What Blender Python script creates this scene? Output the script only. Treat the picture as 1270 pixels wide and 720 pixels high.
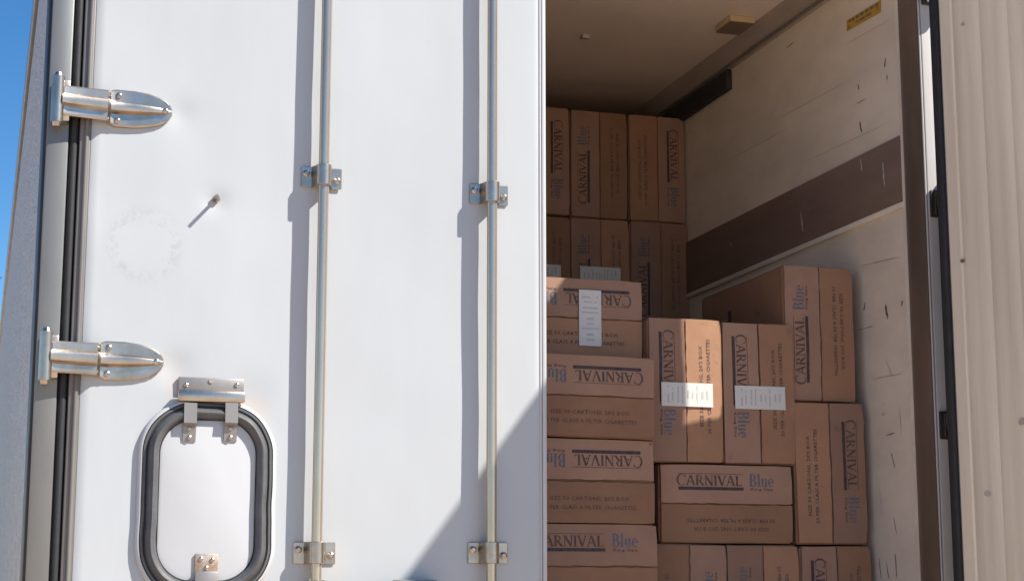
import bpy, bmesh, math, random
from mathutils import Vector, Matrix, noise
R = math.radians
for o in list(bpy.data.objects): bpy.data.objects.remove(o)
scene = bpy.context.scene
col = scene.collection

# ---------------------------------------------------------------- camera
CAM = Vector((-0.225, -4.318, 1.60))
YAW, PITCH, FPX = R(16.886), R(10.046), 2174.5
cd = bpy.data.cameras.new('camera'); cam = bpy.data.objects.new('camera', cd); col.objects.link(cam)
cam.location = CAM; cam.rotation_euler = (R(90) + PITCH, 0, -YAW)
cd.sensor_width = 36; cd.lens = FPX / 1270 * 36; cd.clip_end = 3000; cd.clip_start = 0.05
scene.camera = cam
# ---------------------------------------------------------------- sky, sun, exposure
SUN = Vector((1.36, -1.0, 1.62)).normalized()          # towards the sun
w = bpy.data.worlds.new('World'); scene.world = w; w.use_nodes = True
nt = w.node_tree; bg = nt.nodes['Background']
sky = nt.nodes.new('ShaderNodeTexSky'); sky.sky_type = 'NISHITA'; sky.sun_disc = False
sky.sun_elevation = math.asin(SUN.z); sky.sun_rotation = math.atan2(SUN.x, SUN.y)
sky.air_density = 1.0; sky.dust_density = 0.0; sky.ozone_density = 3.0; sky.altitude = 1500
hs_ = nt.nodes.new('ShaderNodeHueSaturation'); hs_.inputs['Saturation'].default_value = 1.28
nt.links.new(sky.outputs[0], hs_.inputs['Color']); nt.links.new(hs_.outputs[0], bg.inputs[0]); bg.inputs[1].default_value = 0.088
sd = bpy.data.lights.new('sun', 'SUN'); sd.energy = 4.6; sd.angle = R(0.55); sd.color = (1, 0.95, 0.87)
so = bpy.data.objects.new('sun', sd); col.objects.link(so)
so.rotation_euler = SUN.to_track_quat('Z', 'Y').to_euler(); so.location = (8, -8, 12)
scene.view_settings.view_transform = 'Standard'; scene.view_settings.look = 'None'
scene.view_settings.gamma = 1; scene.view_settings.exposure = 0.83
scene.render.engine = 'CYCLES'
scene.cycles.max_bounces = 12; scene.cycles.diffuse_bounces = 8

# pixel of the photograph -> point on a plane of the place
cF = Vector((math.sin(YAW) * math.cos(PITCH), math.cos(YAW) * math.cos(PITCH), math.sin(PITCH)))
cR = Vector((math.cos(YAW), -math.sin(YAW), 0)); cU = cR.cross(cF)
def on(px, py, axis, val):
    d = cF * FPX + cR * (px - 635) - cU * (py - 360)
    return CAM + d * ((val - CAM[axis]) / d[axis])

# ---------------------------------------------------------------- materials
def mat(name, colr, rough=0.5, metal=0.0, var=0.0, vscale=6.0, bump=0.0, bscale=40.0, colr2=None, stretch=None,
        rand=0.0, spots=None, coat=0.0, spec=0.5):
    m = bpy.data.materials.new(name); m.use_nodes = True
    t = m.node_tree; N = t.nodes; L = t.links; b = N['Principled BSDF']
    b.inputs['Roughness'].default_value = rough; b.inputs['Metallic'].default_value = metal
    b.inputs['Coat Weight'].default_value = coat; b.inputs['Specular IOR Level'].default_value = spec
    tc = N.new('ShaderNodeTexCoord'); mp = N.new('ShaderNodeMapping'); L.new(tc.outputs['Object'], mp.inputs[0])
    if stretch: mp.inputs['Scale'].default_value = stretch
    oi = N.new('ShaderNodeObjectInfo')
    ad = N.new('ShaderNodeVectorMath'); ad.operation = 'ADD'; L.new(mp.outputs[0], ad.inputs[0])
    ml = N.new('ShaderNodeVectorMath'); ml.operation = 'SCALE'; L.new(oi.outputs['Random'], ml.inputs[0]); ml.inputs['Scale'].default_value = 37.0
    cx = N.new('ShaderNodeCombineXYZ'); L.new(oi.outputs['Random'], cx.inputs[0]); L.new(oi.outputs['Random'], cx.inputs[2])
    L.new(cx.outputs[0], ml.inputs[0]); L.new(ml.outputs[0], ad.inputs[1])
    vec = ad.outputs[0]
    cur = None
    c4 = (*colr, 1)
    if colr2 or var:
        nz = N.new('ShaderNodeTexNoise'); nz.inputs['Scale'].default_value = vscale; nz.inputs['Detail'].default_value = 7; nz.inputs['Roughness'].default_value = .65
        L.new(vec, nz.inputs['Vector'])
        rp = N.new('ShaderNodeMapRange'); rp.inputs[1].default_value = .35; rp.inputs[2].default_value = .7; L.new(nz.outputs['Fac'], rp.inputs[0])
        mx = N.new('ShaderNodeMix'); mx.data_type = 'RGBA'; L.new(rp.outputs[0], mx.inputs['Factor'])
        mx.inputs['A'].default_value = c4
        c2 = colr2 if colr2 else tuple(c * (1 - var) for c in colr)
        mx.inputs['B'].default_value = (*c2, 1); cur = mx.outputs['Result']
        rr = N.new('ShaderNodeMapRange'); rr.inputs[3].default_value = rough * .85; rr.inputs[4].default_value = min(1, rough * 1.25)
        L.new(nz.outputs['Fac'], rr.inputs[0]); L.new(rr.outputs[0], b.inputs['Roughness'])
    if spots:                                              # (colour, scale, threshold) small dark wear marks
        sc, ss, th = spots
        n2 = N.new('ShaderNodeTexNoise'); n2.inputs['Scale'].default_value = ss; n2.inputs['Detail'].default_value = 9; n2.inputs['Roughness'].default_value = .7
        L.new(vec, n2.inputs['Vector'])
        r2 = N.new('ShaderNodeMapRange'); r2.inputs[1].default_value = th; r2.inputs[2].default_value = th + .06; L.new(n2.outputs['Fac'], r2.inputs[0])
        m2 = N.new('ShaderNodeMix'); m2.data_type = 'RGBA'; L.new(r2.outputs[0], m2.inputs['Factor'])
        if cur: L.new(cur, m2.inputs['A'])
        else: m2.inputs['A'].default_value = c4
        m2.inputs['B'].default_value = (*sc, 1); cur = m2.outputs['Result']
    if rand:
        hs = N.new('ShaderNodeHueSaturation'); mr = N.new('ShaderNodeMapRange')
        mr.inputs[3].default_value = 1 - rand; mr.inputs[4].default_value = 1 + rand
        L.new(oi.outputs['Random'], mr.inputs[0]); L.new(mr.outputs[0], hs.inputs['Value'])
        if cur: L.new(cur, hs.inputs['Color'])
        else: hs.inputs['Color'].default_value = c4
        cur = hs.outputs[0]
    if cur: L.new(cur, b.inputs['Base Color'])
    else: b.inputs['Base Color'].default_value = c4
    if bump:
        n3 = N.new('ShaderNodeTexNoise'); n3.inputs['Scale'].default_value = bscale; n3.inputs['Detail'].default_value = 5
        L.new(vec, n3.inputs['Vector'])
        bp = N.new('ShaderNodeBump'); bp.inputs['Strength'].default_value = bump; bp.inputs['Distance'].default_value = .01
        L.new(n3.outputs['Fac'], bp.inputs['Height']); L.new(bp.outputs[0], b.inputs['Normal'])
    return m

def white_door():
    """white sheet with faint grime, a worn ring where a decal came off and rust stains round the screws"""
    m = mat('white_sheet', (.468, .488, .498), .40, 0, .07, 2.6, .05, 7, coat=.12, stretch=(1.6, 1, .35), spots=((.40, .385, .36), 11, .70))
    t = m.node_tree; N = t.nodes; L = t.links; b = N['Principled BSDF']
    src = b.inputs['Base Color'].links[0].from_socket
    g = N.new('ShaderNodeNewGeometry'); sp = N.new('ShaderNodeSeparateXYZ'); L.new(g.outputs['Position'], sp.inputs[0])
    def math_(op, a, c=None):
        n = N.new('ShaderNodeMath'); n.operation = op
        for i, v in enumerate((a, c)):
            if v is None: continue
            if isinstance(v, (int, float)): n.inputs[i].default_value = v
            else: L.new(v, n.inputs[i])
        return n.outputs[0]
    nz = N.new('ShaderNodeTexNoise'); nz.inputs['Scale'].default_value = 38; nz.inputs['Detail'].default_value = 8; nz.inputs['Roughness'].default_value = .75
    L.new(g.outputs['Position'], nz.inputs['Vector'])
    def dist(cx, cz):
        dx = math_('SUBTRACT', sp.outputs[0], cx); dz = math_('SUBTRACT', sp.outputs[2], cz)
        return math_('SQRT', math_('ADD', math_('MULTIPLY', dx, dx), math_('MULTIPLY', dz, dz)))
    c = on(180, 303, 1, 0)
    d = math_('ADD', dist(c.x, c.z), math_('MULTIPLY', math_('SUBTRACT', nz.outputs['Fac'], .5), .15))
    ring = math_('SUBTRACT', 1.0, math_('MULTIPLY', math_('ABSOLUTE', math_('SUBTRACT', d, .088)), 45))
    ring = math_('MAXIMUM', ring, 0)
    gate = N.new('ShaderNodeMapRange'); gate.inputs[1].default_value = .45; gate.inputs[2].default_value = .66; L.new(nz.outputs['Fac'], gate.inputs[0])
    ring = math_('MULTIPLY', math_('MULTIPLY', ring, gate.outputs[0]), .55)
    mx = N.new('ShaderNodeMix'); mx.data_type = 'RGBA'; L.new(ring, mx.inputs['Factor']); L.new(src, mx.inputs['A']); mx.inputs['B'].default_value = (.30, .30, .28, 1)
    cur = mx.outputs['Result']
    for (px, py, rad, colr, st) in ((268, 250, .035, (.56, .44, .38), .22), (312, 512, .06, (.60, .42, .30), .5), (223, 478, .05, (.60, .45, .33), .4),
                                    (206, 458, .05, (.55, .50, .45), .35), (402, 220, .06, (.62, .55, .45), .3), (257, 700, .06, (.62, .45, .3), .5),
                                    (395, 700, .10, (.62, .56, .48), .3)):
        p = on(px, py, 1, 0)
        dd = math_('ADD', dist(p.x, p.z), math_('MULTIPLY', math_('SUBTRACT', nz.outputs['Fac'], .5), .05))
        k = N.new('ShaderNodeMapRange'); k.inputs[1].default_value = rad; k.inputs[2].default_value = 0; k.inputs[3].default_value = 0; k.inputs[4].default_value = st
        L.new(dd, k.inputs[0])
        m2 = N.new('ShaderNodeMix'); m2.data_type = 'RGBA'; L.new(k.outputs[0], m2.inputs['Factor']); L.new(cur, m2.inputs['A']); m2.inputs['B'].default_value = (*colr, 1)
        cur = m2.outputs['Result']
    L.new(cur, b.inputs['Base Color'])
    return m

M = {}
M['white'] = white_door()
M['white_plain'] = mat('white_panel', (.50, .51, .52), .45, 0, .06, 4, .03, 12, spots=((.45, .42, .38), 14, .72))
M['steel'] = mat('stainless', (.55, .475, .40), .30, 1, .30, 18, .05, 40, colr2=(.38, .315, .25), spots=((.26, .17, .11), 26, .66))
M['steel_bright'] = mat('polished_tube', (.56, .465, .365), .18, .74, .12, 30, 0, 1, stretch=(1, 1, .25))
M['galv'] = mat('galvanised', (.33, .305, .28), .45, .6, .25, 5, .03, 30, stretch=(1, 1, .3))
M['galv_dull'] = mat('dull_galvanised', (.235, .235, .225), .42, .55, .25, 5, .03, 30, stretch=(1, 1, .3))
M['rust_steel'] = mat('rusty_steel', (.52, .46, .40), .5, .7, 0, 60, .1, 90, colr2=(.36, .20, .11))
M['rubber'] = mat('black_rubber', (.022, .022, .025), .6, 0, .3, 20, .05, 60)
M['rubber_grey'] = mat('weathered_rubber', (.10, .102, .105), .5, 0, 0, 25, .08, 60, colr2=(.07, .071, .074))
M['frame_grey'] = mat('grey_frame_paint', (.60, .575, .55), .45, .0, .2, 8, .03, 30, stretch=(1, 1, .25))
M['trim_grey'] = mat('grey_trim', (.20, .19, .18), .5, .2, .35, 12, .03, 40, stretch=(1, 1, .2))
M['dark_metal'] = mat('dark_metal', (.05, .048, .05), .5, .4, .3, 10)
M['side_skin'] = mat('side_sheet', (.58, .555, .53), .42, .35, .35, 30, .9, 70)
M['cream'] = mat('cream_liner', (.82, .72, .60), .5, 0, .20, 6, .08, 25, stretch=(1, .45, 1), spots=((.33, .26, .20), 11, .67))
M['cream_door'] = mat('cream_door_liner', (.84, .73, .575), .5, 0, .20, 5, .08, 30, stretch=(1.6, 1, .18), spots=((.45, .36, .27), 13, .68))
M['ceiling'] = mat('ceiling_liner', (.84, .72, .61), .55, 0, .12, 3, .03, 15)
M['band'] = mat('brown_scuff_board', (.25, .168, .132), .5, 0, .35, 5, .08, 40, stretch=(1, .25, 1), spots=((.22, .18, .16), 16, .70))
M['jamb'] = mat('brown_jamb', (.19, .14, .105), .35, .25, .35, 9, .05, 40, stretch=(1, 1, .25))
M['cove'] = mat('cove_metal', (.60, .51, .44), .45, .3, .3, 8, .02, 20, stretch=(1, .2, 1))
M['void'] = mat('dark_slot', (.035, .032, .036), .6, .1, .3, 14)
M['mark'] = mat('dark_scuff', (.21, .165, .13), .7, 0, .4, 60)
M['pale_mark'] = mat('pale_scuff', (.52, .48, .45), .7, 0, .3, 60)
M['card'] = mat('cardboard', (.355, .196, .117), .82, 0, .16, 7, .10, 22, rand=.20, spec=.25, spots=((.24, .13, .08), 8, .63))
M['card_brand'] = mat('cardboard_printed', (.355, .212, .146), .8, 0, .14, 8, .10, 22, rand=.17, spec=.25, spots=((.26, .15, .10), 8, .64))
M['ink'] = mat('black_ink', (.055, .035, .034), .7, 0, 0, 55, colr2=(.17, .10, .075))
M['navy'] = mat('navy_ink', (.034, .024, .034), .7, 0, 0, 55, colr2=(.10, .065, .055))
M['blue_ink'] = mat('blue_ink', (.105, .115, .155), .7, 0, 0, 50, colr2=(.16, .15, .17))
M['paper'] = mat('white_paper', (.70, .68, .64), .6, 0, .08, 20, .05, 30)
M['grey_ink'] = mat('grey_ink', (.52, .50, .47), .7)
M['yellow'] = mat('yellow_sticker', (.56, .33, .035), .5, 0, .2, 20)
M['lens'] = mat('lamp_lens', (.60, .47, .27), .4, 0, .1, 10)
M['floor'] = mat('floor_board', (.16, .12, .09), .6, 0, .3, 6, .08, 30)
M['ground'] = mat('yard_sand', (.60, .435, .31), .85, 0, .2, .8, .3, 12, spots=((.48, .34, .24), 2.5, .62))
M['bark'] = mat('bark', (.10, .075, .055), .9, 0, .4, 10, .4, 30)
M['leaf'] = mat('leaf_green', (.055, .085, .030), .55, 0, .4, 3, rand=.1)
M['tyre'] = mat('tyre_rubber', (.025, .025, .027), .75, 0, .2, 15, .1, 50)
M['red'] = mat('red_lens', (.45, .02, .015), .25)

# ---------------------------------------------------------------- mesh helpers
class MB:
    def __init__(s): s.v = []; s.f = []
    def box(s, x0, x1, y0, y1, z0, z1):
        b = len(s.v)
        s.v += [(x, y, z) for z in (z0, z1) for y in (y0, y1) for x in (x0, x1)]
        s.f += [tuple(b + i for i in q) for q in ((0, 2, 3, 1), (4, 5, 7, 6), (0, 1, 5, 4), (2, 6, 7, 3), (0, 4, 6, 2), (1, 3, 7, 5))]
        return s
    def cyl(s, p, q, r, n=14, r2=None):
        p = Vector(p); q = Vector(q); r2 = r if r2 is None else r2
        d = (q - p).normalized(); a = d.orthogonal().normalized(); c = d.cross(a); b = len(s.v)
        for P, rr in ((p, r), (q, r2)):
            for i in range(n):
                t = 2 * math.pi * i / n; s.v.append(tuple(P + (a * math.cos(t) + c * math.sin(t)) * rr))
        for i in range(n):
            j = (i + 1) % n; s.f.append((b + i, b + j, b + n + j, b + n + i))
        s.f.append(tuple(b + n - 1 - i for i in range(n))); s.f.append(tuple(b + n + i for i in range(n)))
        return s
    def loft(s, rings, close=True, caps=True):
        b = len(s.v); n = len(rings[0])
        for r in rings: s.v += [tuple(p) for p in r]
        for k in range(len(rings) - 1):
            for i in range(n if close else n - 1):
                j = (i + 1) % n; s.f.append((b + k * n + i, b + k * n + j, b + (k + 1) * n + j, b + (k + 1) * n + i))
        if caps and close:
            s.f.append(tuple(b + n - 1 - i for i in range(n))); s.f.append(tuple(b + (len(rings) - 1) * n + i for i in range(n)))
        return s
    def poly(s, pts):
        b = len(s.v); s.v += [tuple(p) for p in pts]; s.f.append(tuple(range(b, b + len(pts)))); return s
    def mesh(s, name, smooth=None, bevel=0, seg=2):
        me = bpy.data.meshes.new(name); bm = bmesh.new()
        vs = [bm.verts.new(p) for p in s.v]
        for f in s.f:
            try: bm.faces.new([vs[i] for i in f])
            except ValueError: pass
        bmesh.ops.recalc_face_normals(bm, faces=bm.faces)
        if bevel: bmesh.ops.bevel(bm, geom=[e for e in bm.edges if len(e.link_faces) == 2 and e.calc_face_angle() > .6], offset=bevel, segments=seg, profile=.5, affect='EDGES')
        bm.to_mesh(me); bm.free()
        if smooth:
            for p in me.polygons: p.use_smooth = True
            try: me.set_sharp_from_angle(angle=R(smooth))
            except Exception: pass
        return me
    def build(s, name, m, parent=None, smooth=40, bevel=0, seg=2):
        return obj(name, s.mesh(name, smooth, bevel, seg), m, parent)
def obj(name, me, m=None, parent=None):
    o = bpy.data.objects.new(name, me); col.objects.link(o)
    if m is not None and not me.materials: me.materials.append(M[m])
    if parent: o.parent = parent
    return o
def empty(name, loc=(0, 0, 0), rz=0, parent=None):
    o = bpy.data.objects.new(name, None); col.objects.link(o); o.location = loc; o.rotation_euler = (0, 0, rz); o.empty_display_size = .1
    if parent: o.parent = parent
    return o
def tag(o, label=None, cat=None, group=None, kind=None):
    for k, v in (('label', label), ('category', cat), ('group', group), ('kind', kind)):
        if v: o[k] = v
    return o

# ---------------------------------------------------------------- ground
g = MB(); n = 40
for i in range(n + 1):
    for j in range(n + 1):
        x = -400 + 800 * i / n; y = -400 + 800 * j / n; g.v.append((x, y, 0))
for i in range(n):
    for j in range(n): a = i * (n + 1) + j; g.f.append((a, a + n + 1, a + n + 2, a + 1))
tag(g.build('ground', 'ground', smooth=None), kind='structure')

# ---------------------------------------------------------------- the trailer
FLOOR, ROOF, CEIL, LEN = 1.345, 3.80, 3.56, 12.0
XL, XR = -0.108, 2.46            # outer sides
WR = 2.318                        # inner right wall
DT, DB = 3.637, 1.24             # door top, bottom
tr = tag(empty('refrigerated_trailer'), 'white refrigerated trailer with one rear door open on its load of cartons', 'trailer')
HZ = [on(130, 130, 1, -.03).z, on(130, 445, 1, -.03).z]
HZ = [HZ[0] + (HZ[0] - HZ[1]), HZ[0], HZ[1], HZ[1] - (HZ[0] - HZ[1])]

# ribbed left side, plain right side, roof, floor, chassis
s = MB(); y = .26; prof = []; pitch = .052
while y < LEN:
    prof += [(y, 0), (y + .018, 0), (y + .026, -.007), (y + .044, -.007)]; y += pitch
ringb = [(XL - d + .004, yy, 1.18) for yy, d in prof]; ringt = [(XL - d + .004, yy, ROOF - .10) for yy, d in prof]
s.loft([ringb, ringt], close=False); s.build('side_panel', 'side_skin', tr, smooth=None)
MB().box(XL - .006, XL + .03, .012, .25, 1.18, ROOF - .10).build('corner_post', 'dark_metal', tr, bevel=.004)
MB().box(XL + .01, XL + .09, .25, LEN, 1.18, ROOF - .1).build('insulation_wall', 'white_plain', tr)
MB().box(XL - .012, XL + .07, .004, LEN, ROOF - .098, ROOF).build('roof_rail', 'galv', tr, bevel=.015)
MB().box(XR - .058, XR, .11, LEN, 1.18, ROOF - .004).build('outer_wall', 'white_plain', tr)
MB().box(XL + .075, XR - .06, .112, LEN, CEIL + .02, ROOF - .006).build('roof', 'white_plain', tr)
MB().box(XL + .09, WR + .04, .101, LEN, CEIL, CEIL + .018).build('ceiling_panel', 'ceiling', tr)
MB().box(WR, WR + .04, .108, LEN, FLOOR, CEIL - .001).build('inner_wall', 'cream', tr)
MB().box(XL + .092, XL + .14, .108, LEN, FLOOR, CEIL - .001).build('inner_wall', 'cream', tr)
MB().box(XL + .14, WR, LEN - .1, LEN - .01, FLOOR, CEIL - .001).build('bulkhead', 'cream', tr)
MB().box(XL + .09, WR + .08, .11, LEN, FLOOR - .12, FLOOR - .001).build('floor_deck', 'floor', tr)
MB().box(XL, XR, 0, .1, FLOOR - .16, FLOOR - .005).build('rear_sill', 'galv', tr, bevel=.006)
MB().box(XL + .05, XR - .05, .004, .10, CEIL - .02, ROOF - .002).build('header', 'galv', tr, bevel=.006)
for x in (.75, 1.55): MB().box(x, x + .1, .3, LEN - .3, .86, FLOOR - .13).build('chassis_rail', 'dark_metal', tr, bevel=.01)
MB().box(.15, 2.2, .05, .17, .50, .64).build('bumper', 'dark_metal', tr, bevel=.01)
for x in (.75, 1.55): MB().box(x, x + .09, .08, .16, .62, .95).build('bumper_stay', 'dark_metal', tr)
def wheel(x, y):
    t = empty('wheel', (x, y, .50), 0, tr)
    m = MB(); pr = [(-.14, .29), (-.15, .40), (-.135, .475), (-.10, .50), (.10, .50), (.135, .475), (.15, .40), (.14, .29)]
    rings = [[(dx, math.cos(a) * r, math.sin(a) * r) for a in [2 * math.pi * k / 32 for k in range(32)]] for dx, r in pr]
    m.loft(rings, caps=False); m.build('tyre', 'tyre', t)
    m = MB(); pr = [(-.13, .29), (-.11, .24), (-.02, .20), (-.02, .07), (-.12, .06), (-.12, .001)]
    sgn = 1 if x < 1 else -1
    m.loft([[(sgn * dx, math.cos(a) * r, math.sin(a) * r) for a in [2 * math.pi * k / 32 for k in range(32)]] for dx, r in pr], caps=False); m.build('rim', 'galv', t)
for y_ in (2.6, 3.95, 9.6):
    MB().cyl((.1, y_, .5), (2.25, y_, .5), .06).build('axle', 'dark_metal', tr)
    for x_ in (.08, 2.27): wheel(x_, y_)
    for x in (.8, 1.6): MB().box(x - .03, x + .03, y_ - .06, y_ + .06, .5, .87).build('axle_mount', 'dark_metal', tr)

# rear frame, left side: grey post face, black gasket, grey door trim
MB().box(XL + .001, -.054, 0, .10, DB - .05, ROOF - .10).build('frame_post', 'galv_dull', tr, bevel=.004)
MB().box(-.0535, -.029, .012, .09, DB, DT).build('door_gasket', 'rubber', tr, bevel=.004)
MB().cyl((-.041, .012, DB), (-.041, .012, DT), .010).build('gasket_bead', 'rubber', tr)
# right side
MB().box(2.3255, XR, 0, .10, DB - .05, ROOF - .10).build('frame_post', 'frame_grey', tr, bevel=.003)
MB().box(2.314, 2.3250, .006, .115, DB, CEIL - .001).build('jamb_lining', 'jamb', tr, bevel=.002)
MB().cyl((2.3205, .004, DB), (2.3205, .004, CEIL), .0028, 8).build('jamb_bead', 'frame_grey', tr)
MB().box(2.311, 2.3145, .108, .122, FLOOR, CEIL - .002).build('wall_edge_trim', 'cream', tr)

# ---- inside: scuff board, cove, slot, marks, lamp, sticker
zt, zb = 2.944, 2.746
MB().box(WR - .010, WR - .0005, .118, 2.6, zb, zt).build('scuff_board', 'band', tr, bevel=.002)
MB().box(WR - .012, WR - .0006, .118, 2.6, zb - .018, zb - .001).build('scuff_board_trim', 'cream', tr, bevel=.002)
cv = [(WR - .0005, 3.50), (WR - .014, 3.50), (WR - .018, 3.512), (WR - .055, 3.548), (WR - .066, CEIL - .0005), (WR - .0005, CEIL - .0005)]
MB().loft([[(x, yy, z) for x, z in cv] for yy in (.13, LEN - .2)]).build('cove_trim', 'cove', tr, smooth=20)
MB().cyl((WR - .020, .14, 3.507), (WR - .020, 4, 3.507), .005, 8).build('cove_bead', 'galv', tr)
MB().box(WR - .022, WR - .0006, on(908, 90, 0, WR).y, 4, 3.425, 3.497).build('air_slot', 'void', tr, bevel=.003)
p = on(913, 36, 2, CEIL - .03)
MB().box(p.x - .046, p.x + .046, p.y - .055, p.y + .075, CEIL - .022, CEIL - .0005).build('lamp_block', 'lens', tr, bevel=.004)
MB().box(p.x - .044, p.x + .044, p.y - .051, p.y + .073, CEIL - .0255, CEIL - .0222).build('lamp_shaded_underside', 'band', tr)  # dark brown plate puts the shade of the block's underside into colour
p = on(726, 47, 2, CEIL - .01)
MB().box(p.x - .014, p.x + .014, p.y - .012, p.y + .012, CEIL - .014, CEIL - .0005).build('ceiling_clip', 'cove', tr, bevel=.003)
q = [on(px, py, 0, WR - .002) for px, py in ((1050, 26), (1092, 0), (1092, 15), (1050, 39))]
st = MB().poly(q).poly([v + Vector((.0012, 0, 0)) for v in q]).build('warning_sticker', 'yellow', tr, smooth=None)
def quad_on_sticker(u0, u1, v0, v1):
    def P(u, v):
        a = q[0].lerp(q[1], u); b = q[3].lerp(q[2], u); r = a.lerp(b, v); r.x -= .0008; return r
    return [P(u0, v0), P(u1, v0), P(u1, v1), P(u0, v1)]
sl = MB()
for a, b in ((.06, .13), (.16, .24), (.28, .37), (.41, .52), (.56, .66), (.70, .80), (.84, .95)): sl.poly(quad_on_sticker(a, b, .10, .34))
for a, b in ((.28, .36), (.39, .55), (.58, .74)): sl.poly(quad_on_sticker(a, b, .58, .76))
sl.poly(quad_on_sticker(.06, .09, .55, .95)); sl.poly(quad_on_sticker(.90, .93, .35, .75))
sl.build('sticker_lettering', 'mark', st, smooth=None)
def scuff(px0, py0, px1, py1, wd, m, X, par):
    a = on(px0, py0, 0, X); b = on(px1, py1, 0, X); d = (b - a).normalized(); nn = Vector((0, -d.z, d.y)) * wd / 2
    rn = random.Random(int(px0 * 7 + py0)); L_ = []; R_ = []
    for k in range(1, 7):
        t = k / 7; c = a.lerp(b, t); f_ = math.sin(math.pi * t) ** .5
        L_.append(c + nn * f_ * rn.uniform(.35, 1.2)); R_.append(c - nn * f_ * rn.uniform(.35, 1.2))
    MB().poly([a] + L_ + [b] + R_[::-1]).build('scuff_mark', m, par, smooth=None)
for s_ in ((993, 262, 996, 288, .012), (1067, 196, 1069, 213, .012), (1095, 200, 1097, 232, .01), (905, 300, 908, 306, .006)):
    scuff(*s_, 'pale_mark', WR - .0112, tr)
for s_ in ((1098, 72, 1097, 84, .012), (1066, 150, 1069, 166, .010), (1064, 104, 1065, 112, .007), (1100, 92, 1100, 100, .006), (1073, 374, 1071, 386, .009), (1098, 376, 1101, 396, .013),
           (1119, 372, 1118, 380, .009), (1064, 409, 1084, 404, .003), (1090, 690, 1093, 719, .005), (1099, 695, 1103, 720, .005), (1110, 684, 1112, 716, .006), (1108, 640, 1112, 662, .004),
           (1105, 560, 1110, 580, .004), (1060, 130, 1075, 122, .003), (975, 60, 985, 52, .006), (1098, 540, 1110, 536, .004)):
    scuff(*s_, 'mark', WR - .0012, tr)
for s_ in ((960, 150, 1060, 96, .003), (990, 205, 1110, 148, .002), (1066, 330, 1118, 318, .003), (900, 200, 980, 158, .0025), (1080, 470, 1122, 462, .003), (1040, 60, 1112, 20, .002), (1098, 445, 1108, 470, .003), (1090, 600, 1094, 640, .003), (1115, 500, 1118, 540, .003)):
    scuff(*s_, 'cove', WR - .0012, tr)

# ---- hinges
def strap_mesh(sx):
    """door strap along +x (times sx) from the pin at x=-.085 of the door edge, origin at the door edge on its outer face"""
    secs = [(-.075, .036, -.050, .016, .013), (-.06, .038, -.044, .017, .015), (-.01, .038, -.036, .018, .015), (.035, .039, -.030, .018, .014), (.043, .042, -.016, .017, .016),
            (.055, .047, -.011, .017, .017), (.10, .047, -.010, .0155, .016), (.135, .043, -.010, .013, .014), (.162, .036, -.0095, .010, .010), (.178, .028, -.009, .007, .006), (.188, .019, -.009, .004, .002), (.194, .008, -.008, .002, .001)]
    rings = []
    for x, h, yb, r, rh in secs:
        th = .008 if x < .04 else 0
        y0 = yb + th + .006 if x < .04 else .001
        rings.append([(sx * x, yy, zz) for zz, yy in ((-h, y0), (-h, yb + .003), (-h + .004, yb), (-r, yb), (-r * .6, yb - rh * .85), (0, yb - rh), (r * .6, yb - rh * .85), (r, yb), (h - .004, yb), (h, yb + .003), (h, y0))])
    return MB().loft(rings).mesh('hinge_strap', 35)
def bolt_mesh(r=.008, h=.006):
    return MB().cyl((0, .001, 0), (0, -h * .6, 0), r, 6).cyl((0, -h * .6, 0), (0, -h, 0), r * .9, 12, r * .45).mesh('bolt', 30)
BOLT, BOLT_S, BOLT_L = bolt_mesh(), bolt_mesh(.006, .004), bolt_mesh(.010, .008)
for b_ in (BOLT, BOLT_S, BOLT_L): b_.materials.append(M['steel'])
def knuckle(sx, x, yb, z, parent):
    t = empty('hinge_knuckle', (x, yb, z), 0, parent)
    m = MB().cyl((0, 0, -.058), (0, 0, .058), .0155, 18).cyl((0, 0, .058), (0, 0, .068), .011, 14, .008).cyl((0, 0, -.068), (0, 0, -.058), .008, 14, .011)
    m.build('hinge_pin', 'steel', t, smooth=35)
    a, b = sorted((sx * -.012, sx * .030))
    MB().box(a, b, .004, -yb - .0008, -.052, .052).build('hinge_plate', 'steel', t, bevel=.004)
    return t
STRAP = {1: strap_mesh(1), -1: strap_mesh(-1)}
for mm in STRAP.values(): mm.materials.append(M['steel'])
def strap(parent, sx, loc):
    o = obj('hinge_strap', STRAP[sx], None, parent); o.location = loc
    for x, z, yy, bm_ in ((.062, .031, -.010, BOLT), (.060, -.033, -.010, BOLT), (.176, 0, -.014, BOLT)):
        b = obj('bolt', bm_, None, parent); b.location = (loc[0] + sx * x, loc[1] + yy, loc[2] + z)

# ---- closed left door
ld = empty('closed_door', (0, 0, 0), 0, tr)
W_ = 1.168
dents = [(on(222, 140, 1, 0), .035, -.004), (on(215, 455, 1, 0), .04, -.005), (on(268, 250, 1, 0), .03, -.005), (on(150, 250, 1, 0), .09, -.003), (on(260, 330, 1, 0), .16, .003),
         (on(205, 60, 1, 0), .12, -.003), (on(310, 490, 1, 0), .05, -.003), (on(510, 300, 1, 0), .22, -.002), (on(340, 180, 1, 0), .12, .002), (on(440, 520, 1, 0), .14, -.002)]
nx, nz_ = 100, 200
s = MB()
for j in range(nz_ + 1):
    for i in range(nx + 1):
        x = W_ * i / nx; z = DB + (DT - DB) * j / nz_
        e = min(x, W_ - x, z - DB, DT - z); yy = .004 * max(0, 1 - e / .008) ** 2
        k = .0030 * noise.noise(Vector((x * 2.3, 0, z * 1.7))) + .0009 * noise.noise(Vector((x * 8, 3, z * 7))) + .0011 * noise.noise(Vector((x * 4.5, 9, z * 3.1)))
        for c, rad, dep in dents:
            d2 = ((x - c.x) ** 2 + (z - c.z) ** 2) / rad ** 2
            if d2 < 9: k -= dep * math.exp(-d2)
        s.v.append((x, yy + k * min(1, e / .03), z))
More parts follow.
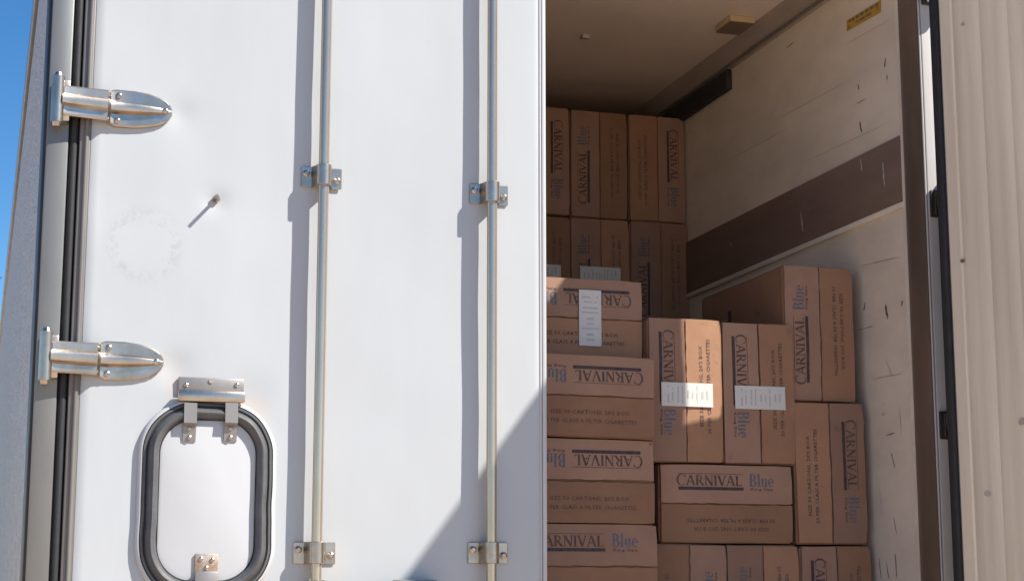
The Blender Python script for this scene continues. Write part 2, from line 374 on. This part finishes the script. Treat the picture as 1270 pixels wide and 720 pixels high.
for j in range(nz_):
    for i in range(nx):
        a = j * (nx + 1) + i; s.f.append((a, a + 1, a + nx + 2, a + nx + 1))
s.build('door_skin', 'white', ld, smooth=60)
MB().box(.0, W_, .0075, .098, DB, DT).build('door_core', 'white_plain', ld)
MB().box(-.028, -.0005, .000, .098, DB, DT).build('edge_trim', 'trim_grey', ld, bevel=.005)
MB().cyl((-.011, -.001, DB), (-.011, -.001, DT), .006, 10).build('edge_bead', 'trim_grey', ld)
MB().box(W_ + .0004, W_ + .012, -.002, .098, DB, DT).build('edge_trim', 'white_plain', ld, bevel=.003)
MB().cyl((W_ - .004, .002, DB), (W_ - .004, .002, DT), .0035, 8).build('edge_bead', 'white_plain', ld)
MB().box(W_ - .03, W_ + .012, .0985, .112, DB, DT).build('door_seal', 'rubber', ld, bevel=.004)
for z in HZ:
    strap(ld, 1, (0, -.001, z)); knuckle(1, -.086, -.046, z, tr)
# locking bars and keepers
def bracket_mesh():
    m = MB(); hw, hh, r = .052, .029, .019; YB = -.036
    pts = [(-hw, 0), (-.026, 0)]
    for k in range(9):
        a = math.pi - math.pi * k / 8; pts.append((r * math.cos(a), YB - r * math.sin(a)))
    pts += [(.026, 0), (hw, 0)]
    outer = [(x, y - .004 if y == 0 else y) for x, y in pts]
    inner = [(x * .84 if abs(x) <= .02 else x, y if y == 0 else y * .9 + .002) for x, y in pts]
    ring = outer + inner[::-1]
    m.loft([[(x, y, z) for x, y in ring] for z in (-hh, hh * .85)])
    return m.mesh('keeper_bracket', 30, .0015, 1)
BR = bracket_mesh(); BR.materials.append(M['steel'])
def locking_bar(bx, zs, tag_=None):
    MB().cyl((bx, -.036, DB - .02), (bx, -.036, DT - .02), .0134, 24).build('locking_bar', 'steel_bright', ld, smooth=40)
    for z in zs:
        o = obj('keeper_bracket', BR, None, ld); o.location = (bx, -.002, z)
        for dx, dz in ((-.040, .006), (.040, -.008)):
            b = obj('bolt', BOLT_L, None, ld); b.location = (bx + dx, -.006, z + dz)
B1 = on(402, 200, 1, -.036).x; B2 = on(610.5, 200, 1, -.036).x
zb1 = [on(400, 218, 1, -.02).z, on(393, 684, 1, -.02).z]; zb2 = [on(610, 239, 1, -.02).z, on(609, 684, 1, -.02).z]
locking_bar(B1, zb1 + [3.56]); locking_bar(B2, zb2 + [3.60])
# lever on the first bar with its catch
zl = on(395, 727, 1, -.05).z
MB().cyl((B1, -.036, zl - .028), (B1, -.036, zl + .016), .022, 18).build('lever_collar', 'steel', ld)
MB().box(B1 + .016, B1 + .27, -.062, -.050, zl - .018, zl + .012).build('lever', 'steel', ld, bevel=.004)
MB().cyl((B1 - .01, -.062, zl + .006), (B1 + .002, -.07, zl + .006), .008, 10).build('bolt', 'steel', ld)
xc = on(515, 720, 1, -.03).x
MB().box(xc - .055, xc + .055, -.046, -.006, zl - .07, zl + .018).build('lever_catch', 'galv', ld, bevel=.006)
MB().cyl((xc + .03, -.0485, zl - .004), (xc + .03, -.044, zl - .004), .018, 16).build('catch_hole', 'rubber', ld)
# vent hatch
vc = Vector((.309, 0, 1.842)); vw, vh, vr = .158, .236, .125
def rr_path(hw, hh, r, n=14, side=12):
    o = []
    for cx, cz, a0 in ((hw - r, hh - r, 0), (-(hw - r), hh - r, 90), (-(hw - r), -(hh - r), 180), (hw - r, -(hh - r), 270)):
        for k in range(n + 1):
            a = R(a0 + 90 * k / n); o.append((cx + r * math.cos(a), cz + r * math.sin(a), math.cos(a), math.sin(a)))
    out = []
    for p_, q_ in zip(o, o[1:] + o[:1]):
        out.append(p_); d_ = math.hypot(q_[0] - p_[0], q_[1] - p_[1])
        if d_ > .03: out += [tuple(p_[c] + (q_[c] - p_[c]) * k / side for c in range(4)) for k in range(1, side)]
    return out
def sweep(prof, name, m, parent, hw, hh, r):
    path = rr_path(hw, hh, r); b = MB()
    rings = [[(vc.x + x + nx_ * (off + wob), h * (1 + 9 * wob), vc.z + z + nz2 * (off + wob)) for off, h in prof] for x, z, nx_, nz2, wob in [(*q4, .0022 * noise.noise(Vector((q4[0] * 16, q4[1] * 16, 2)))) for q4 in path]]
    rings.append(rings[0]); b.loft(rings, close=False)
    return b.build(name, m, parent, smooth=50)
vt = empty('vent_hatch', (0, 0, 0), 0, ld)   # placed with the door's own axes
def vprof(o0, o1, ridge):
    return [(o1, .002), (o1, -.010)] + ridge + [(o0, -.012), (o0, .002)]
ring = [(-.001, .003), (-.001, -.010), (-.003, -.014), (-.008, -.0145), (-.0115, -.009), (-.014, -.014), (-.019, -.026), (-.026, -.031), (-.033, -.029), (-.038, -.021), (-.0405, -.012), (-.042, .003)]
bpy.data.objects.remove(vt)
sweep(ring, 'vent_gasket', 'rubber_grey', ld, vw, vh, vr)
sweep([(.010, .003), (.009, -.006), (.005, -.013), (.0002, -.014), (.0002, .003)], 'vent_rim', 'white_plain', ld, vw, vh, vr)
path = rr_path(vw - .041, vh - .041, vr - .041); b = MB()
b.loft([[(vc.x + x * k, yy, vc.z + z * k) for x, z, _, _ in path] for k, yy in ((1, .002), (1, -.006), (.985, -.011), (.93, -.013))])
b.build('vent_panel', 'white_plain', ld, smooth=40)
pz = on(262, 480, 1, -.01)
a = [on(222, 466, 1, -.02), on(303, 497, 1, -.02)]
MB().box(a[0].x, a[1].x, -.010, .001, pz.z - .014, a[0].z).build('vent_hinge_plate', 'galv', ld, bevel=.003)
MB().box(a[0].x - .001, a[1].x + .001, -.030, -.0105, a[1].z - .006, pz.z - .010).build('vent_hinge_barrel', 'steel', ld, bevel=.005)
for px in (231, 294):
    o = obj('bolt', BOLT_S, None, ld); q_ = on(px, 477, 1, -.012); o.location = (q_.x, -.0105, q_.z)
MB().cyl((on(262, 470, 1, -.012).x, -.0102, on(262, 472, 1, -.012).z), (on(262, 470, 1, -.012).x, -.0125, on(262, 472, 1, -.012).z), .006, 10).build('bolt', 'rust_steel', ld)
for px in (236, 287):
    t0 = on(px, 499, 1, -.03); t1 = on(px, 524, 1, -.03); t2 = on(px, 547, 1, -.018)
    m = MB(); hw = .0155
    pr = [(t0.z, -.030), (t1.z, -.034), (t1.z - .008, -.020), (t2.z, -.0165)]
    rings = [[(t1.x - hw, yy, z), (t1.x + hw, yy, z), (t1.x + hw, yy + .004, z), (t1.x - hw, yy + .004, z)] for z, yy in pr]
    m.loft(rings); m.build('vent_hinge_strap', 'galv', ld, smooth=20)
    for py in (531, 542):
        o = obj('bolt', BOLT_S, None, ld); z = on(px, py, 1, -.02).z; o.location = (t1.x, -.020 if py < 535 else -.0185, z)
l0, l1 = on(242, 686, 1, -.02), on(270, 711, 1, -.02)
MB().box(l0.x, l1.x, -.020, -.0135, l1.z, l0.z).build('vent_latch_plate', 'rust_steel', ld, bevel=.002)
MB().box(l0.x, l1.x, -.034, -.0205, l1.z - .06, l1.z + .006).build('vent_latch', 'galv', ld, bevel=.003)
for dx, dz in ((.25, .75), (.75, .7), (.5, .3)):
    o = obj('bolt', BOLT_S, None, ld); o.location = (l0.x + (l1.x - l0.x) * dx, -.0202, l1.z + (l0.z - l1.z) * dz)
# bolt sticking out of the skin
p = on(268, 247, 1, 0)
MB().cyl((p.x, .004, p.z), (p.x - .004, -.046, p.z - .002), .0045, 10).cyl((p.x + .0, .0, p.z), (p.x, -.006, p.z), .010, 6).build('protruding_bolt', 'trim_grey', ld)

# ---- open right door: local axes have the pin at the origin and the door closed along -x
DELTA = R(10)
PIN = Vector((2.420, -.06, 0))
rd = empty('open_door', PIN, R(90) + DELTA, tr)
X0, X1 = -.055, -1.235
MB().box(X1, X0, .0605, .150, DB, DT).build('door_core', 'white_plain', rd, bevel=.006)
MB().box(X0 - .027, X0 + .001, .1505, .165, DB + .01, DT - .01).build('door_seal', 'rubber', rd, bevel=.005)
MB().box(X1 + .0, X1 + .034, .1505, .165, DB + .01, DT - .01).build('door_seal', 'rubber', rd, bevel=.005)
MB().box(X1 + .036, X0 - .036, .1505, .165, DT - .05, DT - .011).build('door_seal', 'rubber', rd, bevel=.005)
MB().box(X0 - .012, X0 + .0015, .062, .149, DB + .002, DT - .002).build('door_edge_strip', 'rubber', rd, bevel=.003)
pw = .1065; x = X0 - .0285; first = .052
def liner_panel(xa, xb, flat=False):
    n = 10; r0, r1 = [], []
    for k in range(n + 1):
        t = k / n; xx = xa + (xb - xa) * t
        h = .0045 if flat else .0030 + .0034 * math.sin(math.pi * t) ** .7 - .0022 * math.exp(-((t - .5) / .10) ** 2)
        if k in (0, n): h = .0008
        r0.append((xx, .1508 + h, DB + .05)); r1.append((xx, .1508 + h, DT - .052))
    r0 = [(xa, .1502, DB + .05)] + r0 + [(xb, .1502, DB + .05)]; r1 = [(xa, .1502, DT - .052)] + r1 + [(xb, .1502, DT - .052)]
    MB().loft([r0, r1]).build('liner_panel', 'cream_door', rd, smooth=30)
liner_panel(x, x - first, True); x -= first
while x - .05 > X1 + .036:
    xe = max(x - pw, X1 + .036); liner_panel(x, xe); x = xe
for z in [h - .04 for h in HZ]:
    strap(rd, -1, (X0, .0585, z)); knuckle(-1, PIN.x, PIN.y, z, tr)
    MB().box(2.3275, 2.404, -.010, -.0005, z - .09, z - .012).build('hinge_leaf', 'dark_metal', tr, bevel=.003)
    MB().box(2.338, 2.346, -.016, -.0105, z - .084, z - .018).build('hinge_rib', 'steel', tr, bevel=.002)
# unseen flap added to block sunlight through the hinge gap below the second hinge
a = PIN + Matrix.Rotation(R(90) + DELTA, 3, 'Z') @ Vector((X0 + .004, .066, 0))
pts = [(a.x, a.y), ((a.x + 2.452) / 2 + .03, -.07), (2.452, -.002)]
fl = MB(); th = .004; tops = (HZ[1] + .075, HZ[1] + .02, HZ[1] - .085)
fl.loft([[(x_, y_, DB), (x_ + th, y_, DB), (x_ + th, y_, zt_), (x_, y_, zt_)] for (x_, y_), zt_ in zip(pts, tops)])
fl.build('added_light_flap', 'rubber', tr, smooth=30)
# marks on the liner
def door_mark(px, py, r, m, sides=7):
    # inner face plane of the open door in the world
    Rm = Matrix.Rotation(R(90) + DELTA, 3, 'Z'); n_ = Rm @ Vector((0, 1, 0)); p0 = PIN + Rm @ Vector((0, .1592, 0))
    d = cF * FPX + cR * (px - 635) - cU * (py - 360); t = (p0 - CAM).dot(n_) / d.dot(n_); P = CAM + d * t
    l = Rm.transposed() @ (P - PIN); random.seed(px)
    b = MB(); b.poly([(l.x + r * (1.6 * random.uniform(.6, 1)) * math.cos(2 * math.pi * k / sides), .1600, l.z + r * random.uniform(.4, .9) * math.sin(2 * math.pi * k / sides)) for k in range(sides)])
    b.build('scuff_mark', m, rd, smooth=None)
for a_ in ((1194, 323, .008, 'mark'), (1194, 30, .006, 'cove'), (1268, 523, .014, 'cove'), (1225, 612, .012, 'pale_mark')):
    door_mark(*a_)

# ---------------------------------------------------------------- lettering
class Glyphs:
    """flat serif capitals drawn as polygons in the x-z plane, facing -y"""
    def __init__(s): s.mb = MB(); s.k = 0
    def poly(s, pts, ox, oz, h):
        s.k += 1; y = -.0007 - .00002 * (s.k % 9); s.mb.poly([(ox + x * h, y, oz + z * h) for x, z in pts])
    def line(s, a, b, w, *o):
        dx, dz = b[0] - a[0], b[1] - a[1]; l = math.hypot(dx, dz); nx_, nz_ = -dz / l * w / 2, dx / l * w / 2
        s.poly([(a[0] + nx_, a[1] + nz_), (b[0] + nx_, b[1] + nz_), (b[0] - nx_, b[1] - nz_), (a[0] - nx_, a[1] - nz_)], *o)
    def arc(s, c, rx, rz, a0, a1, w0, w1, *o, n=16):
        pts = []
        for k in range(n + 1):
            a = R(a0 + (a1 - a0) * k / n); pts.append((a, w0 + (w1 - w0) * math.sin(math.pi * k / n)))
        for (a, wa), (b, wb) in zip(pts, pts[1:]):
            s.poly([(c[0] + (rx) * math.cos(a), c[1] + rz * math.sin(a)), (c[0] + rx * math.cos(b), c[1] + rz * math.sin(b)),
                    (c[0] + (rx - wb) * math.cos(b), c[1] + (rz - wb * .6) * math.sin(b)), (c[0] + (rx - wa) * math.cos(a), c[1] + (rz - wa * .6) * math.sin(a))], *o)
    def serif(s, x, z, w, *o): s.poly([(x - w / 2, z), (x + w / 2, z), (x + w / 2, z + .055), (x - w / 2, z + .055)], *o)
    def letter(s, ch, ox, oz, h):
        o = (ox, oz, h); T, t = .19, .085
        if ch == 'C': s.arc((.42, .5), .42, .52, 42, 318, .05, .16, *o); s.poly([(.70, .70), (.76, .70), (.76, .98), (.70, .90)], *o); return .80
        if ch == 'A':
            s.line((.06, 0), (.40, 1), t, *o); s.line((.42, 1), (.76, 0), T, *o); s.line((.18, .34), (.62, .34), t, *o)
            s.serif(.08, 0, .24, *o); s.serif(.76, 0, .26, *o); return .86
        if ch == 'R':
            s.line((.16, 0), (.16, 1), T, *o); s.arc((.32, .74), .32, .26, 90, -90, .05, .15, *o, n=10); s.line((.16, .97), (.34, .97), t, *o); s.line((.16, .50), (.36, .50), t, *o)
            s.line((.36, .50), (.72, .02), T, *o); s.serif(.16, 0, .30, *o); s.serif(.10, .945, .18, *o); s.serif(.76, 0, .16, *o); return .82
        if ch == 'N':
            s.line((.14, 0), (.14, 1), t, *o); s.line((.14, .98), (.72, .02), T, *o); s.line((.74, 0), (.74, 1), t, *o); s.serif(.14, 0, .24, *o); s.serif(.10, .945, .20, *o); s.serif(.74, .945, .24, *o); return .88
        if ch == 'I': s.line((.16, 0), (.16, 1), T, *o); s.serif(.16, 0, .30, *o); s.serif(.16, .945, .30, *o); return .34
        if ch == 'V':
            s.line((.10, 1), (.42, 0), T, *o); s.line((.44, 0), (.74, 1), t, *o); s.serif(.10, .945, .26, *o); s.serif(.74, .945, .24, *o); return .82
        if ch == 'L':
            s.line((.16, 0), (.16, 1), T, *o); s.serif(.16, .945, .30, *o); s.line((.10, .03), (.58, .03), t, *o); s.poly([(.53, .0), (.62, .0), (.62, .26), (.57, .14)], *o); return .66
        if ch == 'B':
            s.line((.14, 0), (.14, 1), .2, *o); s.arc((.30, .75), .30, .25, 90, -90, .06, .19, *o, n=10); s.arc((.30, .27), .36, .28, 90, -90, .06, .2, *o, n=10)
            for z in (.03, .51, .97): s.line((.06, z), (.34, z), t, *o)
            return .72
        if ch == 'l': s.line((.12, 0), (.12, 1.02), .18, *o); s.serif(.12, 0, .30, *o); return .30
        if ch == 'u':
            s.line((.12, .2), (.12, .66), .18, *o); s.arc((.27, .22), .24, .24, 180, 360, .10, .12, *o, n=8); s.line((.45, 0), (.45, .66), .18, *o); return .62
        if ch == 'e':
            s.arc((.27, .33), .27, .34, 0, 310, .10, .14, *o, n=16); s.line((.04, .36), (.52, .36), .07, *o); return .58
        return .3
    def word(s, txt, x, z, h, length=None, big_first=1.0, gap=.04):
        def run(dry):
            cx = 0
            for i, ch in enumerate(txt):
                hh = h * (big_first if i == 0 else 1)
                if dry: g0 = Glyphs(); a = g0.letter(ch, 0, 0, hh)
                else: a = s.letter(ch, x + cx * sc, z - (hh - h) * .25, hh)
                cx += (a + gap) * hh
            return cx
        sc = 1; tot = run(True)
        if length:
            k0 = len(s.mb.v); sc = 1; run(False)
            f = length / tot
            s.mb.v[k0:] = [(x + (vx - x) * f, vy, vz) for vx, vy, vz in s.mb.v[k0:]]
        else: run(False)
        return tot
def text_mesh(lines, h):
    """small plain capitals, each line (text, x centre, z base, length)"""
    out = MB()
    for txt, xc_, z0, ln in lines:
        cu = bpy.data.curves.new('small_print', 'FONT'); cu.body = txt; cu.size = 1; cu.resolution_u = 1
        try: cu.offset = .012
        except Exception: pass
        o = bpy.data.objects.new('small_print', cu); col.objects.link(o)
        dg = bpy.context.evaluated_depsgraph_get(); me = o.evaluated_get(dg).to_mesh()
        xs = [v.co.x for v in me.vertices]; x0, x1 = min(xs), max(xs); f = ln / (x1 - x0); b = len(out.v)
        out.v += [(xc_ - ln / 2 + (v.co.x - x0) * f, -.0007, z0 + v.co.y * h / .7) for v in me.vertices]
        out.f += [tuple(b + i for i in p.vertices) for p in me.polygons]
        bpy.data.objects.remove(o); bpy.data.curves.remove(cu)
    return out
U, V = .415, .229                      # carton face
def relief(x, z, v):
    """how far a point of the face stands out (-) or is pushed in (+)"""
    rn = random.Random(v + 90); a = rn.uniform(.0015, .0042)
    d = -a * max(0, 1 - (2 * x / U) ** 2) * max(0, 1 - (2 * z / V) ** 2)
    d += .0030 * noise.noise(Vector((x * 8, z * 10, v * 5.3))) + .0010 * noise.noise(Vector((x * 25, z * 25, v * 3.1)))
    for cx in (-1, 1):
        for cz in (-1, 1):
            d += rn.uniform(0, .008) * math.exp(-((x - cx * U / 2) ** 2 + (z - cz * V / 2) ** 2) / .028 ** 2)
    return d
def with_relief(mb, v):
    out = MB(); out.f = list(mb.f); out.v = [(x, y + relief(x, z, v), z) for x, y, z in mb.v]; return out
def spin(mb): mb.v = [(-x, y, -z) for x, y, z in mb.v]; return mb
def shift(mb, dx, dz): mb.v = [(x + dx, y, z + dz) for x, y, z in mb.v]; return mb
# brand print about its own centre line: text from x=0..., upright, z=0 at the letters' foot
def brand_set(kind):
    """meshes in face axes, face centre = origin; P: letter tops to the outer edge, Q: tops to the seam"""
    gl = Glyphs(); gl.word('CARNIVAL', 0, 0, .029, .205, 1.12)
    rule = MB().loft([[(x, -.0010, .0335), (x, -.0010, .0345), (x, .0002, .0345), (x, .0002, .0335)] for x in [.006 + .201 * k / 20 for k in range(21)]])
    letters = gl.mb
    bar = MB().loft([[(x, -.0011, -.0135), (x, -.0011, -.0045), (x, .0002, -.0045), (x, .0002, -.0135)] for x in [.006 + .202 * k / 20 for k in range(21)]])
    gb = Glyphs(); gb.word('Blue', .228, -.001, .036, .078)
    bl = gb.mb
    ks = text_mesh([('King Size', .266, -.0125, .072)], .0075)
    hx = -U / 2
    sets = [letters, bar, bl, ks, rule]
    if kind == 'P':
        for m in sets: shift(m, hx + .050, V / 2 - .062)
    else:
        for m in sets: spin(m); shift(m, -hx - .036, V / 2 - .045)
    lines = [('SIZE 50 CARTONS, 20\'S BOX', 0.0, .006, .235), ('20 PER CLASS A FILTER CIGARETTES', 0.0, -.018, .275)]
    fine = text_mesh(lines, .0105)
    if kind == 'P': spin(fine); shift(fine, .01, -.062)
    else: shift(fine, .012, -.057)
    letters.v += []; 
    b0 = len(letters.v); letters.v += ks.v; letters.f += [tuple(b0 + i for i in f) for f in ks.f]
    b0 = len(letters.v); letters.v += rule.v; letters.f += [tuple(b0 + i for i in f) for f in rule.f]
    r = [{}, {}, {}, {}]
    for nme, mb, mt in (('brand_lettering', letters, 'ink'), ('underline_bar', bar, 'navy'), ('blue_lettering', bl, 'blue_ink'), ('small_print', fine, 'ink')):
        for v in range(4): me = with_relief(mb, v).mesh(nme); me.materials.append(M[mt]); r[v][nme] = me
    return r
PRINT = {'P': brand_set('P'), 'Q': brand_set('Q')}
# carton body (several, each slightly bulged) and flaps
def body_mesh(seed, depth):
    rnd = random.Random(seed); bm = bmesh.new()
    bmesh.ops.create_cube(bm, size=1)
    for v in bm.verts: v.co = Vector((v.co.x * U, .0052 + (v.co.y + .5) * depth, v.co.z * V))
    bmesh.ops.bevel(bm, geom=list(bm.edges), offset=.007, segments=3, affect='EDGES')
    bmesh.ops.subdivide_edges(bm, edges=[e for e in bm.edges if e.calc_length() > .15], cuts=4, use_grid_fill=True)
    off = rnd.uniform(0, 50)
    for v in bm.verts:
        k = noise.noise(Vector((v.co.x * 5 + off, v.co.y * 5, v.co.z * 6))) * .0042
        v.co.x += k; v.co.z += k * .35
    me = bpy.data.meshes.new('carton_body'); bm.to_mesh(me); bm.free()
    for p in me.polygons: p.use_smooth = True
    me.set_sharp_from_angle(angle=R(50)); me.materials.append(M['card']); return me
def flap_mesh(up, v, m):
    """one end flap, its free edges ragged, following the relief of the face"""
    rnd = random.Random(v * 2 + up); a = .0008 + rnd.uniform(0, .0028); n, k_ = 20, 8
    bm = bmesh.new(); fr, bk = [], []
    for i in range(n + 1):
        x = -U / 2 + .003 + (U - .006) * i / n; w = rnd.uniform(-.0014, .0014)
        w2 = noise.noise(Vector((x * 9 + v * 7, up * 3, 0))) * .0018 + (abs(x) / (U / 2)) ** 8 * rnd.uniform(0, .005)
        ra, rb = [], []
        for j in range(k_ + 1):
            t = j / k_; z = (a + w) * (1 - t) + (V / 2 - .0025 - w2) * t
            if not up: z = -z
            d = relief(x, z, v); ra.append(bm.verts.new((x, d, z))); rb.append(bm.verts.new((x, d + .0045, z)))
        fr.append(ra); bk.append(rb)
    for i in range(n):
        for j in range(k_):
            bm.faces.new((fr[i][j], fr[i + 1][j], fr[i + 1][j + 1], fr[i][j + 1])); bm.faces.new((bk[i][j], bk[i][j + 1], bk[i + 1][j + 1], bk[i + 1][j]))
        for j in (0, k_): bm.faces.new((fr[i][j], fr[i + 1][j], bk[i + 1][j], bk[i][j]))
    for i in (0, n):
        for j in range(k_): bm.faces.new((fr[i][j], fr[i][j + 1], bk[i][j + 1], bk[i][j]))
    bmesh.ops.recalc_face_normals(bm, faces=bm.faces)
    me = bpy.data.meshes.new('flap'); bm.to_mesh(me); bm.free()
    for p in me.polygons: p.use_smooth = True
    me.set_sharp_from_angle(angle=R(45)); me.materials.append(M[m]); return me
BODY = {d: [body_mesh(i, d) for i in range(3)] for d in (.55, .62)}
FLAPS = [(flap_mesh(True, i, 'card_brand'), flap_mesh(False, i, 'card')) for i in range(4)]
lb_ = MB(); lb_.loft([[(x, -.0024 - .0016 * abs(noise.noise(Vector((x * 40, z * 22, 7)))), z) for x in [-.034 + .068 * k / 8 for k in range(9)]] + [(.034, -.0004, z), (-.034, -.0004, z)] for z in [-.08 + .16 * k / 16 for k in range(17)]])
LAB = lb_.mesh('shipping_label', 50); LAB.materials.append(M['paper'])
lp = MB(); rr_ = random.Random(4)
for k in range(9): hw_ = rr_.uniform(.008, .027); lp.box(-hw_, hw_, -.00305, -.0012, -.066 + k * .0152 + rr_.uniform(0, .004), -.064 + k * .0152 + rr_.uniform(.003, .006))
LABP = lp.mesh('label_print'); LABP.materials.append(M['grey_ink'])
NB = [0]
ANG = {'0': 0, 'ccw': -R(90), 'cw': R(90), '180': R(180)}
def carton(x0, z0, yf, kind, rot, label, group=None, labelpos=None, depth=.55, tilt=0, yaw=0, sc=1.0, gap=0):
    jr = random.Random(NB[0] * 13 + 5); tilt += jr.uniform(-.25, .25); yaw += jr.uniform(-.6, .6)
    """x0 = left edge, z0 = base, yf = face; rot turns the face as seen from the doors"""
    i = NB[0]; NB[0] += 1
    upright = rot in ('ccw', 'cw'); wd, ht = (V, U) if upright else (U, V)
    r = empty('carton', (x0 + wd / 2, yf, z0), R(yaw)); r.rotation_euler = (0, R(tilt), R(yaw)); r.scale = (1, 1, sc)
    tag(r, label, 'carton', group)
    fa, fb = FLAPS[i % 4]; T = (0, 0, ht / 2); E_ = (0, ANG[rot], 0)
    b = obj('carton_body', BODY[depth][i % 3], None, r); b.location = T; b.rotation_euler = E_
    rnd = random.Random(i * 7 + 1)
    A = obj('flap', fa, None, r); A.location = T; A.rotation_euler = E_
    B = obj('flap', fb, None, r); B.location = T; B.rotation_euler = E_
    A.location.y += rnd.uniform(-.003, .0006); B.location.y += rnd.uniform(-.003, .0006)
    B.location += Matrix.Rotation(ANG[rot], 3, 'Y') @ Vector((0, 0, -gap))
    P = PRINT[kind][i % 4]
    for nme in ('brand_lettering', 'underline_bar', 'blue_lettering'): obj(nme, P[nme], None, A)
    obj('small_print', P['small_print'], None, B)
    if labelpos is not None:
        l = obj('shipping_label', LAB, None, r); l.location = T; l.rotation_euler = E_
        d = Matrix.Rotation(ANG[rot], 3, 'Y') @ Vector((U / 2 - labelpos, -.0016, 0)); l.location = Vector(T) + d; l.location.y -= .0045
        obj('label_print', LABP, None, l)
    return r
YR = .36
# left column of flat cartons at the doors (bottom to top)
Lx = 1.592 - U
carton(Lx, FLOOR, .285, 'P', '0', 'bottom flat carton on the trailer floor under the column beside the closed door', 'front left column')
carton(Lx + .004, FLOOR + .2345, .28, 'P', '0', 'flat carton with upright brand name low in the column beside the closed door', None, sc=1.014, yaw=.3)
carton(Lx - .002, FLOOR + .2345 * 2, .285, 'Q', '0', 'flat carton with upside-down brand name, third from the floor in left column', None, sc=1.014, tilt=.35, gap=.0035)
carton(Lx, FLOOR + .2345 * 3, .28, 'Q', '0', 'flat unlabelled carton with upside-down brand name directly under the white-labelled top carton', None, sc=1.014, tilt=.5, yaw=-.2)
carton(1.605 - U, FLOOR + .2345 * 4 + .004, .40, 'Q', '0', 'top flat carton with vertical white shipping label, set back on the left column', None, .165, sc=1.02, tilt=.3)
# right group
carton(1.607, FLOOR, YR, 'Q', 'cw', 'upright carton on the trailer floor under the flat carton, left one of two', None)
carton(1.838, FLOOR, YR + .004, 'P', 'ccw', 'upright carton on the trailer floor under the flat carton, right one of two', None)
carton(2.070, FLOOR, YR, 'Q', 'ccw', 'upright carton on the trailer floor in the stack against the cream wall')
carton(1.638, FLOOR + .419, YR + .006, 'P', '0', 'flat carton with upright brand name lying below the two white-labelled upright cartons', sc=.985, yaw=.2)
carton(2.063, FLOOR + .420, YR, 'P', 'cw', 'middle upright carton of the stack against the cream wall, brand name reading down', tilt=-.3)
carton(1.607, FLOOR + .419 + .228, YR, 'Q', 'ccw', 'upright carton with white label and a bright patch of sunlight on it', None, .222, sc=1.01, tilt=-.2)
carton(1.8395, FLOOR + .419 + .229, YR + .004, 'Q', 'ccw', 'shaded upright carton with white label beside the sunlit one', None, .222, sc=1.0, tilt=-.3)
f = carton(2.047, FLOOR + .420 + .418, YR + .016, 'P', 'ccw', 'topmost upright carton of the stack against the cream wall, brand name reading up', None, depth=.62, sc=.985)
ys = on(905, 380, 0, 2.047).y - f.location.y
MB().box(-V / 2 - .0016, -V / 2 + .0006, ys - .010, ys + .010, .12, .335).build('side_bar', 'navy', f, smooth=None)
# second layer behind them
for k in range(5):
    carton(1.617, FLOOR + .2335 * k, 1.02, 'P' if k % 2 else 'Q', '0', 'flat carton topping the column behind the front stacks, only its top edge showing' if k == 4 else ('lowest', 'second', 'third', 'fourth')[k] + ' flat carton from the floor in the column behind the front stacks', None if k == 4 else 'cartons behind the front stacks', sc=1.01)
# rear stack of five upright rows, three columns
cols_ = [(2.083, 'rear stack column against the cream wall'), (1.848, 'middle visible column of the rear stack'), (1.613, 'rear stack column partly behind the closed door')]
for c, (x0, where) in enumerate(cols_):
    for r_ in range(5):
        z0 = FLOOR + .4185 * r_
        kind, rot, lab = 'P', 'ccw', None
        if r_ == 4: rot = ('cw', 'ccw', 'cw')[c]
        if r_ == 3: lab = (None, .272, .272)[c]; kind = 'P'
        if r_ == 4: lb = 'top upright carton under the ceiling, ' + where
        elif r_ == 3: lb = 'second upright carton from the top, ' + where
        else: lb = ('lowest', 'second', 'third')[r_] + ' upright carton from the floor, ' + where
        o = carton(x0 + (0 if r_ % 2 else .002), z0, 1.75 + .006 * ((c + r_) % 3), kind, rot, lb, 'cartons of the rear stack', None, gap=.006 if r_ == 3 else .001, tilt=random.Random(c * 5 + r_).uniform(-.2, .2))
        if lab is not None:
            l = obj('shipping_label', LAB, None, o); l.rotation_euler = (0, R(90), 0); l.location = (0, -.0062, .195); obj('label_print', LABP, None, l)

# ---------------------------------------------------------------- a tree far beyond the trailer
def tree(x, y, h, seed):
    rnd = random.Random(seed)
    t = tag(empty('broadleaf_tree', (x, y, 0)), 'dark green tree far beyond the ribbed trailer side', 'tree')
    m = MB(); m.cyl((0, 0, -.1), (.1, 0, h * .5), .24, 10, .13)
    tips = []
    for k in range(9):
        a = k * 2.4; z = h * (.28 + .05 * k); e = Vector((math.cos(a) * h * .22, math.sin(a) * h * .22, z + h * .22)); m.cyl((.06, 0, z), e, .09, 7, .03); tips.append(e)
    m.cyl((.1, 0, h * .5), (0, 0, h * .85), .13, 8, .04); tips.append(Vector((0, 0, h * .85)))
    m.build('trunk', 'bark', t)
    c = MB()
    clumps = tips + [tp + Vector((rnd.gauss(0, .8), rnd.gauss(0, .8), rnd.gauss(0, .6))) for tp in tips for _ in range(2)]
    for cl in clumps:
        for _ in range(170):
            p = cl + Vector((rnd.gauss(0, .55), rnd.gauss(0, .55), rnd.gauss(0, .42)))
            a = Vector((rnd.uniform(-1, 1), rnd.uniform(-1, 1), rnd.uniform(-.6, .6))).normalized() * .13; b = a.orthogonal().normalized() * .06
            c.poly([p - a, p + b, p + a, p - b])
    c.build('crown', 'leaf', t, smooth=None)
P = on(-8, 372, 1, 45)
tree(P.x - 1.0, 45, P.z * 1.04, 3)
tree_top = P.z
